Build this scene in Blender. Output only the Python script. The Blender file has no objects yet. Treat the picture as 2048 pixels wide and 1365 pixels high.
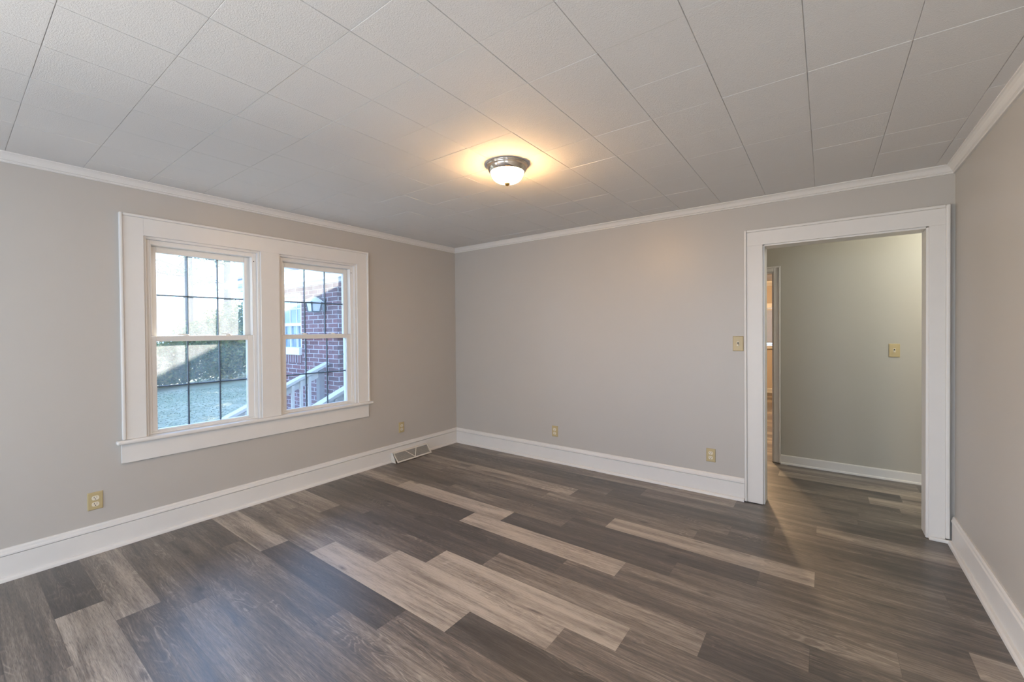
import bpy, math, random
from mathutils import Vector, Matrix

random.seed(7)
SC = bpy.context.scene
COL = SC.collection
PI = math.pi

# ------------------------------------------------------------------ camera
cam_d = bpy.data.cameras.new('camera')
cam_d.sensor_fit = 'HORIZONTAL'
cam_d.sensor_width = 36.0
cam_d.lens = 36.0 * 845.99 / 2048.0
cam_d.shift_y = -11.37 / 2048.0
cam_d.clip_start = 0.05
cam_d.clip_end = 300
cam = bpy.data.objects.new('camera', cam_d)
COL.objects.link(cam)
R_ = Vector((0.80367201, 0.59501358, -0.00837514))
U_ = Vector((0.00063031, 0.01322297, 0.99991237))
F_ = Vector((-0.59507219, 0.80360686, -0.01025189))
cam.matrix_world = Matrix(((R_.x, U_.x, -F_.x, 3.6546), (R_.y, U_.y, -F_.y, 0.0),
                           (R_.z, U_.z, -F_.z, 1.3588), (0, 0, 0, 1)))
SC.camera = cam

# ------------------------------------------------------------------ view
SC.view_settings.view_transform = 'Standard'
SC.view_settings.look = 'None'
SC.view_settings.exposure = 0.0
SC.view_settings.gamma = 1.0
SC.view_settings.use_curve_mapping = False
SC.cycles.use_denoising = True
SC.cycles.max_bounces = 10
SC.cycles.diffuse_bounces = 6
SC.cycles.transparent_max_bounces = 24
SC.cycles.sample_clamp_indirect = 6.0

# ------------------------------------------------------------------ sky
SKY_STRENGTH = 5.6
world = bpy.data.worlds.new('sky')
SC.world = world
world.use_nodes = True
wn, wl = world.node_tree.nodes, world.node_tree.links
wn.clear()
wo = wn.new('ShaderNodeOutputWorld')
wb = wn.new('ShaderNodeBackground')
wt = wn.new('ShaderNodeTexCoord')
ws = wn.new('ShaderNodeSeparateXYZ')
wr = wn.new('ShaderNodeValToRGB')
wr.color_ramp.elements[0].position = 0.0
wr.color_ramp.elements[0].color = (0.47, 0.71, 1.0, 1)
wr.color_ramp.elements[1].position = 0.75
wr.color_ramp.elements[1].color = (0.28, 0.52, 1.0, 1)
wl.new(wt.outputs['Generated'], ws.inputs[0])
wl.new(ws.outputs['Z'], wr.inputs[0])
wl.new(wr.outputs[0], wb.inputs[0])
wb.inputs[1].default_value = SKY_STRENGTH
wl.new(wb.outputs[0], wo.inputs[0])

# ------------------------------------------------------------------ sun: low, grazing along the window wall from beyond the wing
SUN = 27.0
sd = bpy.data.lights.new('sun', 'SUN')
sd.energy = SUN
sd.angle = math.radians(0.6)
sd.color = (1.0, 0.93, 0.82)
sun = bpy.data.objects.new('sun', sd)
COL.objects.link(sun)
sun.rotation_euler = Vector((1.0, -1.0, -0.529)).to_track_quat('-Z', 'Y').to_euler()


def area(name, loc, direction, sx, sy, power, color):
    d = bpy.data.lights.new(name, 'AREA')
    d.shape = 'RECTANGLE'
    d.size, d.size_y = sx, sy
    d.energy = power
    d.color = color
    o = bpy.data.objects.new(name, d)
    COL.objects.link(o)
    o.location = loc
    o.rotation_euler = Vector(direction).to_track_quat('-Z', 'Z').to_euler()
    return o


# added fill lamps at three assumed openings behind the photographer, to brighten the room
FRONT_POWER, LEFT_POWER, SIDE_POWER = 20.0, 320.0, 17.0
area('fill_lamp_front', (2.15, -3.78, 1.30), (0, 1, 0), 3.2, 1.4, FRONT_POWER, (1.0, 0.97, 0.93))
area('fill_lamp_left', (-.22, -2.15, 0.98), (1, 0, 0), 2.4, 1.2, LEFT_POWER, (1.0, 0.96, 0.90)).data.spread = math.radians(130)
area('fill_lamp_side', (4.50, -1.50, 1.30), (-1, 0, 0), 1.3, 1.3, SIDE_POWER, (1.0, 0.98, 0.94)).data.spread = math.radians(150)
# ceiling lamps of the hall and of the far room
hl = bpy.data.lights.new('hall_lamp', 'POINT')
hl.energy = 40.0
hl.color = (1.0, 0.98, 0.84)
hl.shadow_soft_size = 0.12
hlo = bpy.data.objects.new('hall_lamp', hl)
COL.objects.link(hlo)
hlo.location = (4.95, 4.42, 2.2)
fl = bpy.data.lights.new('far_room_lamp', 'POINT')
fl.energy = 200
fl.color = (1.0, 0.66, 0.36)
fl.shadow_soft_size = 0.12
flo = bpy.data.objects.new('far_room_lamp', fl)
COL.objects.link(flo)
flo.location = (2.3, 7.6, 2.15)
DOME_EMIT = 190.0

# ------------------------------------------------------------------ dimensions
H = 2.37          # ceiling height
W = 4.306         # right wall
D = 3.7686        # back wall
FY = -3.60        # front wall
WT = 0.16         # wall thickness
HALL_Y0, HALL_Y1 = D + 0.14, 5.03
FAR_Y0, FAR_Y1 = 5.15, 10.5


# ------------------------------------------------------------------ node helpers
class NT:
    def __init__(self, name):
        self.m = bpy.data.materials.new(name)
        self.m.use_nodes = True
        self.n, self.l = self.m.node_tree.nodes, self.m.node_tree.links
        self.n.clear()
        self.out = self.n.new('ShaderNodeOutputMaterial')

    def node(self, t, **kw):
        o = self.n.new('ShaderNode' + t)
        for k, v in kw.items():
            setattr(o, k, v)
        return o

    def put(self, sock, v):
        if isinstance(v, bpy.types.NodeSocket):
            self.l.new(v, sock)
        elif isinstance(v, tuple) and len(v) == 3 and sock.type == 'RGBA':
            sock.default_value = (*v, 1)
        else:
            sock.default_value = v

    def math(self, op, a, b=0.0, c=0.0):
        o = self.node('Math', operation=op)
        for s, v in zip(o.inputs, (a, b, c)):
            self.put(s, v)
        return o.outputs[0]

    def mix(self, f, a, b, blend='MIX'):
        o = self.node('Mix', data_type='RGBA', blend_type=blend)
        self.put(o.inputs[0], f)
        self.put(o.inputs[6], a)
        self.put(o.inputs[7], b)
        return o.outputs[2]

    def noise(self, vec, scale, detail=3.0, rough=0.5, dist=0.0):
        o = self.node('TexNoise')
        if vec is not None:
            self.put(o.inputs['Vector'], vec)
        o.inputs['Scale'].default_value = scale
        o.inputs['Detail'].default_value = detail
        o.inputs['Roughness'].default_value = rough
        o.inputs['Distortion'].default_value = dist
        return o.outputs[0]

    def ramp(self, f, stops):
        o = self.node('ValToRGB')
        e = o.color_ramp.elements
        while len(e) < len(stops):
            e.new(0.5)
        for x, (p, c) in zip(e, stops):
            x.position = p
            x.color = (*c, 1) if len(c) == 3 else c
        self.put(o.inputs[0], f)
        return o.outputs[0]

    def mrange(self, v, a, b, c=0.0, d=1.0):
        o = self.node('MapRange')
        for s, x in zip(o.inputs, (v, a, b, c, d)):
            self.put(s, x)
        return o.outputs[0]

    def comb(self, x, y, z):
        o = self.node('CombineXYZ')
        for s, v in zip(o.inputs, (x, y, z)):
            self.put(s, v)
        return o.outputs[0]

    def bump(self, h, strength=0.2, dist=0.002):
        o = self.node('Bump')
        o.inputs['Strength'].default_value = strength
        o.inputs['Distance'].default_value = dist
        self.put(o.inputs['Height'], h)
        return o.outputs[0]

    def obj(self):
        return self.node('TexCoord').outputs['Object']

    def pos(self):
        return self.node('NewGeometry').outputs['Position']

    def bsdf(self, color, rough=0.5, metal=0.0, spec=0.5, normal=None, **kw):
        b = self.node('BsdfPrincipled')
        self.put(b.inputs['Base Color'], color)
        self.put(b.inputs['Roughness'], rough)
        b.inputs['Metallic'].default_value = metal
        b.inputs['Specular IOR Level'].default_value = spec
        if normal is not None:
            self.put(b.inputs['Normal'], normal)
        for k, v in kw.items():
            self.put(b.inputs[k.replace('_', ' ')], v)
        return b.outputs[0]

    def done(self, sh):
        self.l.new(sh, self.out.inputs[0])
        return self.m


def simple(name, color, rough=0.5, metal=0.0, spec=0.5, var=0.0, vscale=6.0, bump=0.0, bscale=200.0, bdist=0.001):
    t = NT(name)
    p = t.pos()
    c = color
    if var:
        n = t.noise(p, vscale, 4)
        lo = tuple(x * (1 - var) for x in color)
        hi = tuple(min(1, x * (1 + var)) for x in color)
        c = t.mix(n, lo, hi)
    nm = t.bump(t.noise(p, bscale, 2), bump, bdist) if bump else None
    return t.done(t.bsdf(c, rough, metal, spec, nm))


M = {}
M['wall'] = simple('greige_wall_paint', (0.490, 0.463, 0.426), 0.40, spec=0.55, var=0.02, vscale=3, bump=0.08, bscale=260)
M['hall_wall'] = simple('hall_wall_paint', (0.46, 0.44, 0.385), 0.5, spec=0.35, var=0.02, vscale=3, bump=0.1, bscale=260)
M['far_wall'] = simple('far_wall_paint', (0.60, 0.52, 0.44), 0.6, spec=0.3, var=0.02)
M['trim'] = simple('white_trim_paint', (0.725, 0.705, 0.675), 0.35, spec=0.45, var=0.03, vscale=9, bump=0.05, bscale=90)
M['vinyl'] = simple('white_vinyl', (0.75, 0.73, 0.70), 0.35, spec=0.4, var=0.02)
M['ivory'] = simple('ivory_plastic', (0.50, 0.40, 0.21), 0.35, spec=0.5, var=0.05, vscale=40)
M['ivory_light'] = simple('light_almond_plastic', (0.74, 0.68, 0.54), 0.3, spec=0.5, var=0.03, vscale=60)
M['dark'] = simple('dark_slot', (0.02, 0.018, 0.015), 0.6, var=0.2)
M['screw'] = simple('painted_screw', (0.48, 0.40, 0.26), 0.3, metal=0.3, var=0.05)
M['muntin'] = simple('dark_slate_grille', (0.06, 0.085, 0.11), 0.45, var=0.1, vscale=30)
M['vent'] = simple('vent_enamel', (0.66, 0.62, 0.55), 0.4, var=0.06, vscale=30)
M['vent_mesh'] = simple('vent_grille_metal', (0.36, 0.34, 0.30), 0.5, var=0.2, vscale=60)
M['chrome'] = simple('brushed_nickel', (0.62, 0.55, 0.47), 0.16, metal=1.0, var=0.05, vscale=50)
M['brass'] = simple('antique_brass', (0.42, 0.29, 0.12), 0.3, metal=0.9, var=0.1, vscale=80)
M['black'] = simple('black_metal', (0.03, 0.035, 0.04), 0.4, metal=0.3, var=0.2, vscale=40)
M['ext_white'] = simple('exterior_white_paint', (0.78, 0.80, 0.82), 0.5, var=0.04, vscale=5)
M['shingle'] = simple('asphalt_shingle', (0.16, 0.16, 0.17), 0.9, var=0.4, vscale=25)
M['lumber'] = simple('weathered_lumber', (0.50, 0.47, 0.42), 0.7, var=0.18, vscale=14)
M['lumber_dark'] = simple('dark_weathered_lumber', (0.20, 0.17, 0.17), 0.75, var=0.2, vscale=14)
M['frost'] = simple('seeded_lantern_glass', (0.62, 0.68, 0.74), 0.25, var=0.2, vscale=80)
M['bark'] = simple('bark', (0.16, 0.13, 0.11), 0.9, var=0.4, vscale=8, bump=0.6, bscale=25, bdist=0.02)
M['blind'] = simple('white_blind_slat', (0.62, 0.60, 0.58), 0.4, var=0.02)


def mat_ceiling():
    t = NT('ceiling_tile_paint')
    p = t.pos()
    n1 = t.noise(p, 210, 3, 0.6)
    n2 = t.noise(p, 520, 2, 0.5)
    h = t.math('ADD', t.math('MULTIPLY', n1, 1.0), t.math('MULTIPLY', n2, 0.5))
    c = t.mix(t.noise(p, 2.0, 3), (0.70, 0.69, 0.68), (0.745, 0.735, 0.72))
    return t.done(t.bsdf(c, 0.75, spec=0.2, normal=t.bump(h, 0.8, 0.0022)))


M['ceiling'] = mat_ceiling()


def mat_floor():
    t = NT('vinyl_plank_floor')
    uv = t.node('UVMap', uv_map='plank').outputs[0]
    sp = t.node('SeparateXYZ')
    t.put(sp.inputs[0], uv)
    u, v = sp.outputs[0], sp.outputs[1]
    tone = t.node('Attribute', attribute_name='tone').outputs['Fac']
    seed = t.node('Attribute', attribute_name='seed').outputs['Fac']
    so = t.math('MULTIPLY', seed, 97.0)
    # broad lengthwise streaks
    q1 = t.comb(t.math('ADD', t.math('MULTIPLY', u, 1.1), so), t.math('MULTIPLY', v, 12.5), so)
    streak = t.noise(q1, 1.0, 3.0, 0.55, 0.4)
    # medium grain
    q2 = t.comb(t.math('ADD', t.math('MULTIPLY', u, 4.0), so), t.math('MULTIPLY', v, 95.0), so)
    grain = t.noise(q2, 1.0, 5.0, 0.62, 0.25)
    # fine pores
    q3 = t.comb(t.math('ADD', t.math('MULTIPLY', u, 22.0), so), t.math('MULTIPLY', v, 420.0), so)
    fine = t.noise(q3, 1.0, 3.0, 0.6)
    # cathedral figure: warped rings
    q4 = t.comb(t.math('ADD', t.math('MULTIPLY', u, 2.2), so), t.math('MULTIPLY', v, 9.0), so)
    warp = t.noise(q4, 1.0, 2.0, 0.5, 0.6)
    rings = t.math('SINE', t.math('ADD', t.math('MULTIPLY', warp, 95.0), t.math('MULTIPLY', fine, 3.0)))
    ringm = t.mrange(rings, 0.35, 1.0)
    figmask = t.mrange(t.noise(t.comb(t.math('ADD', t.math('MULTIPLY', u, 1.6), so), t.math('MULTIPLY', v, 7.0), t.math('ADD', so, 5.0)), 1.0, 2.0), 0.50, 0.66)
    # knots
    vo = t.node('TexVoronoi')
    t.put(vo.inputs['Vector'], t.comb(t.math('ADD', t.math('MULTIPLY', u, 2.6), so), t.math('MULTIPLY', v, 8.5), so))
    vo.inputs['Scale'].default_value = 1.0
    knot = t.mrange(vo.outputs['Distance'], 0.02, 0.14, 1.0, 0.0)
    # tonal value
    amp = t.mrange(tone, 0.2, 0.85, 0.75, 1.35)
    val = t.math('ADD', tone, t.math('MULTIPLY', t.math('MULTIPLY', t.math('SUBTRACT', streak, 0.52), amp), 0.95))
    val = t.math('ADD', val, t.math('MULTIPLY', t.math('SUBTRACT', grain, 0.5), 0.70))
    val = t.math('ADD', val, t.math('MULTIPLY', t.math('SUBTRACT', fine, 0.5), 0.60))
    val = t.math('ADD', val, t.math('MULTIPLY', t.math('MULTIPLY', ringm, figmask), 0.20))
    pore = t.mrange(fine, 0.30, 0.40, 1.0, 0.0)
    val = t.math('SUBTRACT', val, t.math('MULTIPLY', pore, 0.16))
    val = t.math('SUBTRACT', val, t.math('MULTIPLY', knot, 0.34))
    col = t.ramp(val, [(0.0, (0.038, 0.034, 0.033)), (0.25, (0.080, 0.071, 0.067)), (0.45, (0.148, 0.124, 0.108)),
                       (0.68, (0.290, 0.248, 0.212)), (0.95, (0.460, 0.405, 0.345))])
    # joints
    ev = t.math('MINIMUM', v, t.math('SUBTRACT', 0.1718, v))
    joint = t.mrange(ev, 0.0002, 0.0013, 0.55, 0.0)
    ul = t.math('MINIMUM', u, t.math('SUBTRACT', 1.176, u))
    jointu = t.mrange(ul, 0.0002, 0.0013, 0.55, 0.0)
    col = t.mix(t.math('MAXIMUM', joint, jointu), col, (0.045, 0.037, 0.033))
    hgt = t.math('ADD', t.math('MULTIPLY', grain, 0.6), t.math('MULTIPLY', fine, 0.6))
    rough = t.mrange(grain, 0.3, 0.7, 0.33, 0.44)
    return t.done(t.bsdf(col, rough, spec=1.0, normal=t.bump(hgt, 0.16, 0.0010)))


M['floor'] = mat_floor()


def mat_brick(name, bw, bh, jx, jz, stagger=0.5):
    t = NT(name)
    sp = t.node('SeparateXYZ')
    t.put(sp.inputs[0], t.pos())
    hx = t.math('ADD', sp.outputs[0], sp.outputs[1])
    rowf = t.math('DIVIDE', sp.outputs[2], bh)
    row = t.math('FLOOR', rowf)
    cf = t.math('ADD', t.math('DIVIDE', hx, bw), t.math('MULTIPLY', t.math('PINGPONG', row, 1.0), stagger))
    colu = t.math('FLOOR', cf)
    du = t.math('MULTIPLY', t.math('FRACT', cf), bw)
    dv = t.math('MULTIPLY', t.math('FRACT', rowf), bh)
    mort = t.math('MAXIMUM', t.mrange(du, jx * .85, jx, 1.0, 0.0), t.mrange(dv, jz * .85, jz, 1.0, 0.0))
    wn_ = t.node('TexWhiteNoise', noise_dimensions='2D')
    t.put(wn_.inputs['Vector'], t.comb(colu, row, 0.0))
    base = t.mix(wn_.outputs['Value'], (0.125, 0.044, 0.052), (0.215, 0.080, 0.088))
    n = t.noise(t.pos(), 22, 4)
    base = t.mix(0.35, base, t.mix(n, (0.10, 0.05, 0.055), (0.36, 0.20, 0.21)), 'OVERLAY')
    col = t.mix(mort, base, t.mix(n, (0.36, 0.33, 0.35), (0.50, 0.46, 0.48)))
    bm = t.bump(t.math('SUBTRACT', 1.0, mort), 0.6, 0.006)
    return t.done(t.bsdf(col, 0.85, spec=0.2, normal=bm))


M['brick'] = mat_brick('red_brick', 0.297, 0.0715, 0.017, 0.0095)
M['soldier'] = mat_brick('soldier_brick', 0.085, 0.40, 0.018, 0.004, 0.0)


def mat_glass():
    """clear pane carrying a film of dust: the film scatters whatever light really falls on it"""
    t = NT('dusty_window_glass')
    p = t.pos()
    s = t.node('SeparateXYZ')
    t.put(s.inputs[0], p)
    n = t.noise(t.comb(s.outputs[0], t.math('MULTIPLY', s.outputs[1], 14.0), t.math('MULTIPLY', s.outputs[2], 5.0)), 1.0, 4, 0.6)
    fac = t.mrange(n, 0.3, 0.75, 0.05, 0.085)
    tr = t.node('BsdfTransparent')
    tr.inputs[0].default_value = (0.95, 0.97, 0.985, 1)
    gl = t.node('BsdfGlossy')
    gl.inputs['Roughness'].default_value = 0.02
    fr = t.node('Fresnel')
    fr.inputs[0].default_value = 1.28
    m1 = t.node('MixShader')
    t.put(m1.inputs[0], fr.outputs[0])
    t.l.new(tr.outputs[0], m1.inputs[1])
    t.l.new(gl.outputs[0], m1.inputs[2])
    tl = t.node('BsdfTranslucent')
    tl.inputs[0].default_value = (0.95, 0.95, 0.95, 1)
    m2 = t.node('MixShader')
    t.put(m2.inputs[0], fac)
    t.l.new(m1.outputs[0], m2.inputs[1])
    t.l.new(tl.outputs[0], m2.inputs[2])
    return t.done(m2.outputs[0])


M['glass'] = mat_glass()


def mat_dark_glass():
    t = NT('blue_grey_window_glass')
    n = t.noise(t.pos(), 6, 4)
    c = t.mix(n, (0.05, 0.09, 0.13), (0.22, 0.32, 0.40))
    return t.done(t.bsdf(c, 0.08, spec=0.8))


M['dark_glass'] = mat_dark_glass()


def mat_lamp():
    t = NT('lit_frosted_glass')
    e = t.node('Emission')
    lw = t.node('LayerWeight')
    lw.inputs[0].default_value = 0.35
    c = t.mix(lw.outputs['Facing'], (1.0, 0.60, 0.26), (1.0, 0.50, 0.16))
    t.put(e.inputs[0], c)
    e.inputs[1].default_value = DOME_EMIT
    return t.done(e.outputs[0])


M['lamp'] = mat_lamp()


def mat_ground():
    t = NT('winter_lawn')
    p = t.pos()
    n = t.noise(p, 0.7, 5, 0.6)
    n2 = t.noise(p, 9.0, 5, 0.7)
    c = t.ramp(n, [(0.32, (0.10, 0.14, 0.07)), (0.50, (0.22, 0.22, 0.12)), (0.68, (0.42, 0.36, 0.24))])
    c = t.mix(t.mrange(n2, 0.35, 0.7), c, (0.32, 0.28, 0.18))
    return t.done(t.bsdf(c, 0.95, spec=0.1, normal=t.bump(n2, 0.8, 0.04)))


M['ground'] = mat_ground()


def mat_leaf(name, a, b):
    t = NT(name)
    n = t.noise(t.pos(), 3.5, 4, 0.7)
    c = t.mix(t.mrange(n, 0.35, 0.65), a, b)
    d = t.bsdf(c, 0.55, spec=0.3)
    tl = t.node('BsdfTranslucent')
    t.put(tl.inputs[0], c)
    m = t.node('MixShader')
    m.inputs[0].default_value = 0.35
    t.l.new(d, m.inputs[1])
    t.l.new(tl.outputs[0], m.inputs[2])
    return t.done(m.outputs[0])


M['leaf_green'] = mat_leaf('evergreen_leaf', (0.05, 0.09, 0.035), (0.20, 0.24, 0.08))
M['leaf_yellow'] = mat_leaf('yellow_green_leaf', (0.12, 0.13, 0.05), (0.40, 0.36, 0.12))
M['leaf_pine'] = mat_leaf('pine_needle', (0.04, 0.08, 0.06), (0.10, 0.17, 0.10))
M['grass'] = mat_leaf('grass_blade', (0.15, 0.18, 0.10), (0.34, 0.32, 0.20))


# ------------------------------------------------------------------ mesh helper
class MB:
    def __init__(self):
        self.v, self.f, self.mi = [], [], []

    def face(self, pts, mi=0):
        b = len(self.v)
        self.v += [tuple(p) for p in pts]
        self.f.append(tuple(range(b, b + len(pts))))
        self.mi.append(mi)

    def box(self, x0, x1, y0, y1, z0, z1, mi=0):
        b = len(self.v)
        self.v += [(x0, y0, z0), (x1, y0, z0), (x1, y1, z0), (x0, y1, z0), (x0, y0, z1), (x1, y0, z1), (x1, y1, z1), (x0, y1, z1)]
        for q in ((3, 2, 1, 0), (4, 5, 6, 7), (0, 1, 5, 4), (1, 2, 6, 5), (2, 3, 7, 6), (3, 0, 4, 7)):
            self.f.append(tuple(b + i for i in q))
            self.mi.append(mi)
        return self

    def hexa(self, p, mi=0):
        """eight corners: bottom ring 0-3, top ring 4-7"""
        b = len(self.v)
        self.v += [tuple(q) for q in p]
        for q in ((3, 2, 1, 0), (4, 5, 6, 7), (0, 1, 5, 4), (1, 2, 6, 5), (2, 3, 7, 6), (3, 0, 4, 7)):
            self.f.append(tuple(b + i for i in q))
            self.mi.append(mi)
        return self

    def extrude(self, prof, a, b, mi=0):
        """prof: function or list giving matching 3-D rings a[i], b[i]"""
        n = len(a)
        s = len(self.v)
        self.v += [tuple(p) for p in a] + [tuple(p) for p in b]
        for i in range(n):
            j = (i + 1) % n
            self.f.append((s + i, s + j, s + n + j, s + n + i))
            self.mi.append(mi)
        self.f.append(tuple(s + i for i in reversed(range(n))))
        self.mi.append(mi)
        self.f.append(tuple(s + n + i for i in range(n)))
        self.mi.append(mi)
        return self

    def lathe(self, prof, c=(0, 0, 0), n=40, mi=0, sx=1.0, sy=1.0):
        s = len(self.v)
        for r, z in prof:
            for k in range(n):
                a = 2 * PI * k / n
                self.v.append((c[0] + r * sx * math.cos(a), c[1] + r * sy * math.sin(a), c[2] + z))
        for i in range(len(prof) - 1):
            for k in range(n):
                k2 = (k + 1) % n
                self.f.append((s + i * n + k, s + i * n + k2, s + (i + 1) * n + k2, s + (i + 1) * n + k))
                self.mi.append(mi)
        return self

    def disc(self, c, rx, rz, y0, y1, n=16, mi=0):
        """short cylinder whose axis is y"""
        a = [(c[0] + rx * math.cos(2 * PI * k / n), y0, c[2] + rz * math.sin(2 * PI * k / n)) for k in range(n)]
        b = [(p[0], y1, p[2]) for p in a]
        return self.extrude(None, a, b, mi)

    def tube(self, pts, radii, n=8, mi=0):
        s = len(self.v)
        pts = [Vector(p) for p in pts]
        for i, p in enumerate(pts):
            d = (pts[min(i + 1, len(pts) - 1)] - pts[max(i - 1, 0)]).normalized()
            a = d.orthogonal().normalized()
            if abs(d.z) > 0.9:
                a = (Vector((1, 0, 0)) - d * d.x).normalized()
            b = d.cross(a)
            for k in range(n):
                t = 2 * PI * k / n
                self.v.append(tuple(p + (a * math.cos(t) + b * math.sin(t)) * radii[i]))
        for i in range(len(pts) - 1):
            for k in range(n):
                k2 = (k + 1) % n
                self.f.append((s + i * n + k, s + i * n + k2, s + (i + 1) * n + k2, s + (i + 1) * n + k))
                self.mi.append(mi)
        self.f.append(tuple(s + k for k in reversed(range(n))))
        self.mi.append(mi)
        self.f.append(tuple(s + (len(pts) - 1) * n + k for k in range(n)))
        self.mi.append(mi)
        return self

    def build(self, name, mat, parent=None, world=True, bevel=0.0, smooth=False, segs=2):
        off = Vector((0, 0, 0))
        if parent is not None and world:
            p = parent
            while p is not None:
                off += p.location
                p = p.parent
        me = bpy.data.meshes.new(name)
        me.from_pydata([(a - off.x, b - off.y, c - off.z) for a, b, c in self.v], [], self.f)
        for m in (mat if isinstance(mat, (list, tuple)) else [mat]):
            me.materials.append(m)
        if any(self.mi):
            me.polygons.foreach_set('material_index', self.mi)
        if smooth:
            me.polygons.foreach_set('use_smooth', [True] * len(me.polygons))
        me.update()
        o = bpy.data.objects.new(name, me)
        COL.objects.link(o)
        if parent is not None:
            o.parent = parent
        if bevel:
            b = o.modifiers.new('bevel', 'BEVEL')
            b.width = bevel
            b.segments = segs
            b.limit_method = 'ANGLE'
            b.angle_limit = math.radians(40)
        return o


def empty(name, loc, rz=0.0):
    o = bpy.data.objects.new(name, None)
    COL.objects.link(o)
    o.location = loc
    o.rotation_euler = (0, 0, rz)
    o.empty_display_size = 0.1
    return o


def tag(o, label, cat, group=None, kind=None):
    o['label'] = label
    o['category'] = cat
    if group:
        o['group'] = group
    if kind:
        o['kind'] = kind
    return o


def struct(o, label=None, cat=None):
    o['kind'] = 'structure'
    if label:
        o['label'] = label
    if cat:
        o['category'] = cat
    return o


def copy_thing(root, loc, rz=None):
    r = root.copy()
    COL.objects.link(r)
    r.location = loc
    if rz is not None:
        r.rotation_euler = (0, 0, rz)
    for ch in list(root.children):
        c = ch.copy()
        COL.objects.link(c)
        c.parent = r
        for g in list(ch.children):
            d = g.copy()
            COL.objects.link(d)
            d.parent = c
    return r


# ------------------------------------------------------------------ room shell
WIN = [(0.810, 1.535), (1.678, 2.403)]     # openings in the window wall (y0, y1)
WZ0, WZ1 = 0.660, 2.015


def wall_x(name, xa, xb, y0, y1, z0, z1, holes, mat, label):
    """wall slab whose faces are at xa / xb, with rectangular holes (y0,y1,z0,z1)"""
    mb = MB()
    ys = sorted({y0, y1, *[h[0] for h in holes], *[h[1] for h in holes]})
    for a, b in zip(ys[:-1], ys[1:]):
        hs = [h for h in holes if h[0] <= a + 1e-6 and h[1] >= b - 1e-6]
        if hs:
            h = hs[0]
            if h[2] > z0 + 1e-6:
                mb.box(xa, xb, a, b, z0, h[2])
            if h[3] < z1 - 1e-6:
                mb.box(xa, xb, a, b, h[3], z1)
        else:
            mb.box(xa, xb, a, b, z0, z1)
    return struct(mb.build(name, mat), label, 'wall')


def wall_y(name, ya, yb, x0, x1, z0, z1, holes, mat, label):
    mb = MB()
    xs = sorted({x0, x1, *[h[0] for h in holes], *[h[1] for h in holes]})
    for a, b in zip(xs[:-1], xs[1:]):
        hs = [h for h in holes if h[0] <= a + 1e-6 and h[1] >= b - 1e-6]
        if hs:
            h = hs[0]
            if h[2] > z0 + 1e-6:
                mb.box(a, b, ya, yb, z0, h[2])
            if h[3] < z1 - 1e-6:
                mb.box(a, b, ya, yb, h[3], z1)
        else:
            mb.box(a, b, ya, yb, z0, z1)
    return struct(mb.build(name, mat), label, 'wall')


DX0, DX1, DZ = 3.274, 4.182, 2.000      # cased opening in the back wall
wall_x('wall_left', -WT, 0.0, FY - WT, D, 0.0, H, [(a, b, WZ0, WZ1) for a, b in WIN] + [(-3.35, -0.95, .35, 1.6)], M['wall'],  # last hole: unseen opening added for the left fill lamp
       'greige wall on the left holding the pair of windows')
wall_y('wall_back', D, HALL_Y0, -WT, 7.0, 0.0, H, [(DX0 - 0.012, DX1 + 0.012, 0.0, DZ + 0.012)], M['wall'],
       'greige wall at the back with the wide doorway at its right end')
wall_x('wall_right', W, W + WT, FY - WT, D, 0.0, H, [(-2.2, -0.8, 0.6, 2.0)], M['wall'], 'greige wall on the right with a warm glow near the ceiling')  # hole is an unseen opening added for the side fill lamp
wall_y('wall_front', FY - WT, FY, 0.0, W, 0.0, H, [(0.55, 3.75, 0.60, 2.10)], M['wall'], 'greige wall behind the photographer')
wall_x('wall_hall_end', 7.0, 7.0 + WT, HALL_Y0, FAR_Y0, 0.0, H, [], M['hall_wall'], 'end wall of the hall')
wall_x('wall_hall_left', 1.3, 1.4, HALL_Y0, HALL_Y1, 0.0, H, [], M['hall_wall'], 'left end wall of the hall')
wall_y('wall_hall', HALL_Y1, FAR_Y0, 0.0, 7.0, 0.0, H, [(2.30, 3.235, 0.0, 1.935)], M['hall_wall'],
       'grey green hall wall seen through the doorway')
wall_y('wall_far', FAR_Y1, FAR_Y1 + WT, -0.3, 7.16, 0.0, H, [(2.05, 2.95, 1.0, 1.80)], M['far_wall'], 'warm wall of the far room with the blind')
wall_x('wall_far_left', -0.3, 0.0, FAR_Y0, FAR_Y1, 0.0, H, [], M['far_wall'], 'left wall of the far room')
wall_x('wall_far_right', 7.0, 7.0 + WT, FAR_Y0, FAR_Y1, 0.0, H, [], M['far_wall'], 'right wall of the far room')

# ceiling of square fibre tiles with chamfered edges
mb = MB()
TX, TY, GX, GY = 0.3058, 0.3039, 1.4576, 0.8301
gxs = [GX + TX * i for i in range(-6, 12)]
gys = [GY + TY * j for j in range(-14, 12)]
gxs = [-WT] + [g for g in gxs if 0.01 < g < W - 0.01] + [W + WT]
gys = [FY - WT] + [g for g in gys if FY + 0.01 < g < D - 0.01] + [D]
cwx, cwy, ch = 0.0019, 0.0013, 0.0034
for x0, x1 in zip(gxs[:-1], gxs[1:]):
    for y0, y1 in zip(gys[:-1], gys[1:]):
        dz = random.uniform(-0.0008, 0.0008)
        a = [(x0, y0 + .0006, H + ch), (x1, y0 + .0006, H + ch), (x1, y1 - .0006, H + ch), (x0, y1 - .0006, H + ch)]
        b = [(x0 + cwx, y0 + cwy, H + dz), (x1 - cwx, y0 + cwy, H + dz), (x1 - cwx, y1 - cwy, H + dz), (x0 + cwx, y1 - cwy, H + dz)]
        mb.face(b[::-1])
        for i in range(4):
            j = (i + 1) % 4
            mb.face([a[i], b[i], b[j], a[j]])
mb.box(-WT, W + WT, FY - WT, D, H + ch, H + 0.12)
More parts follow.
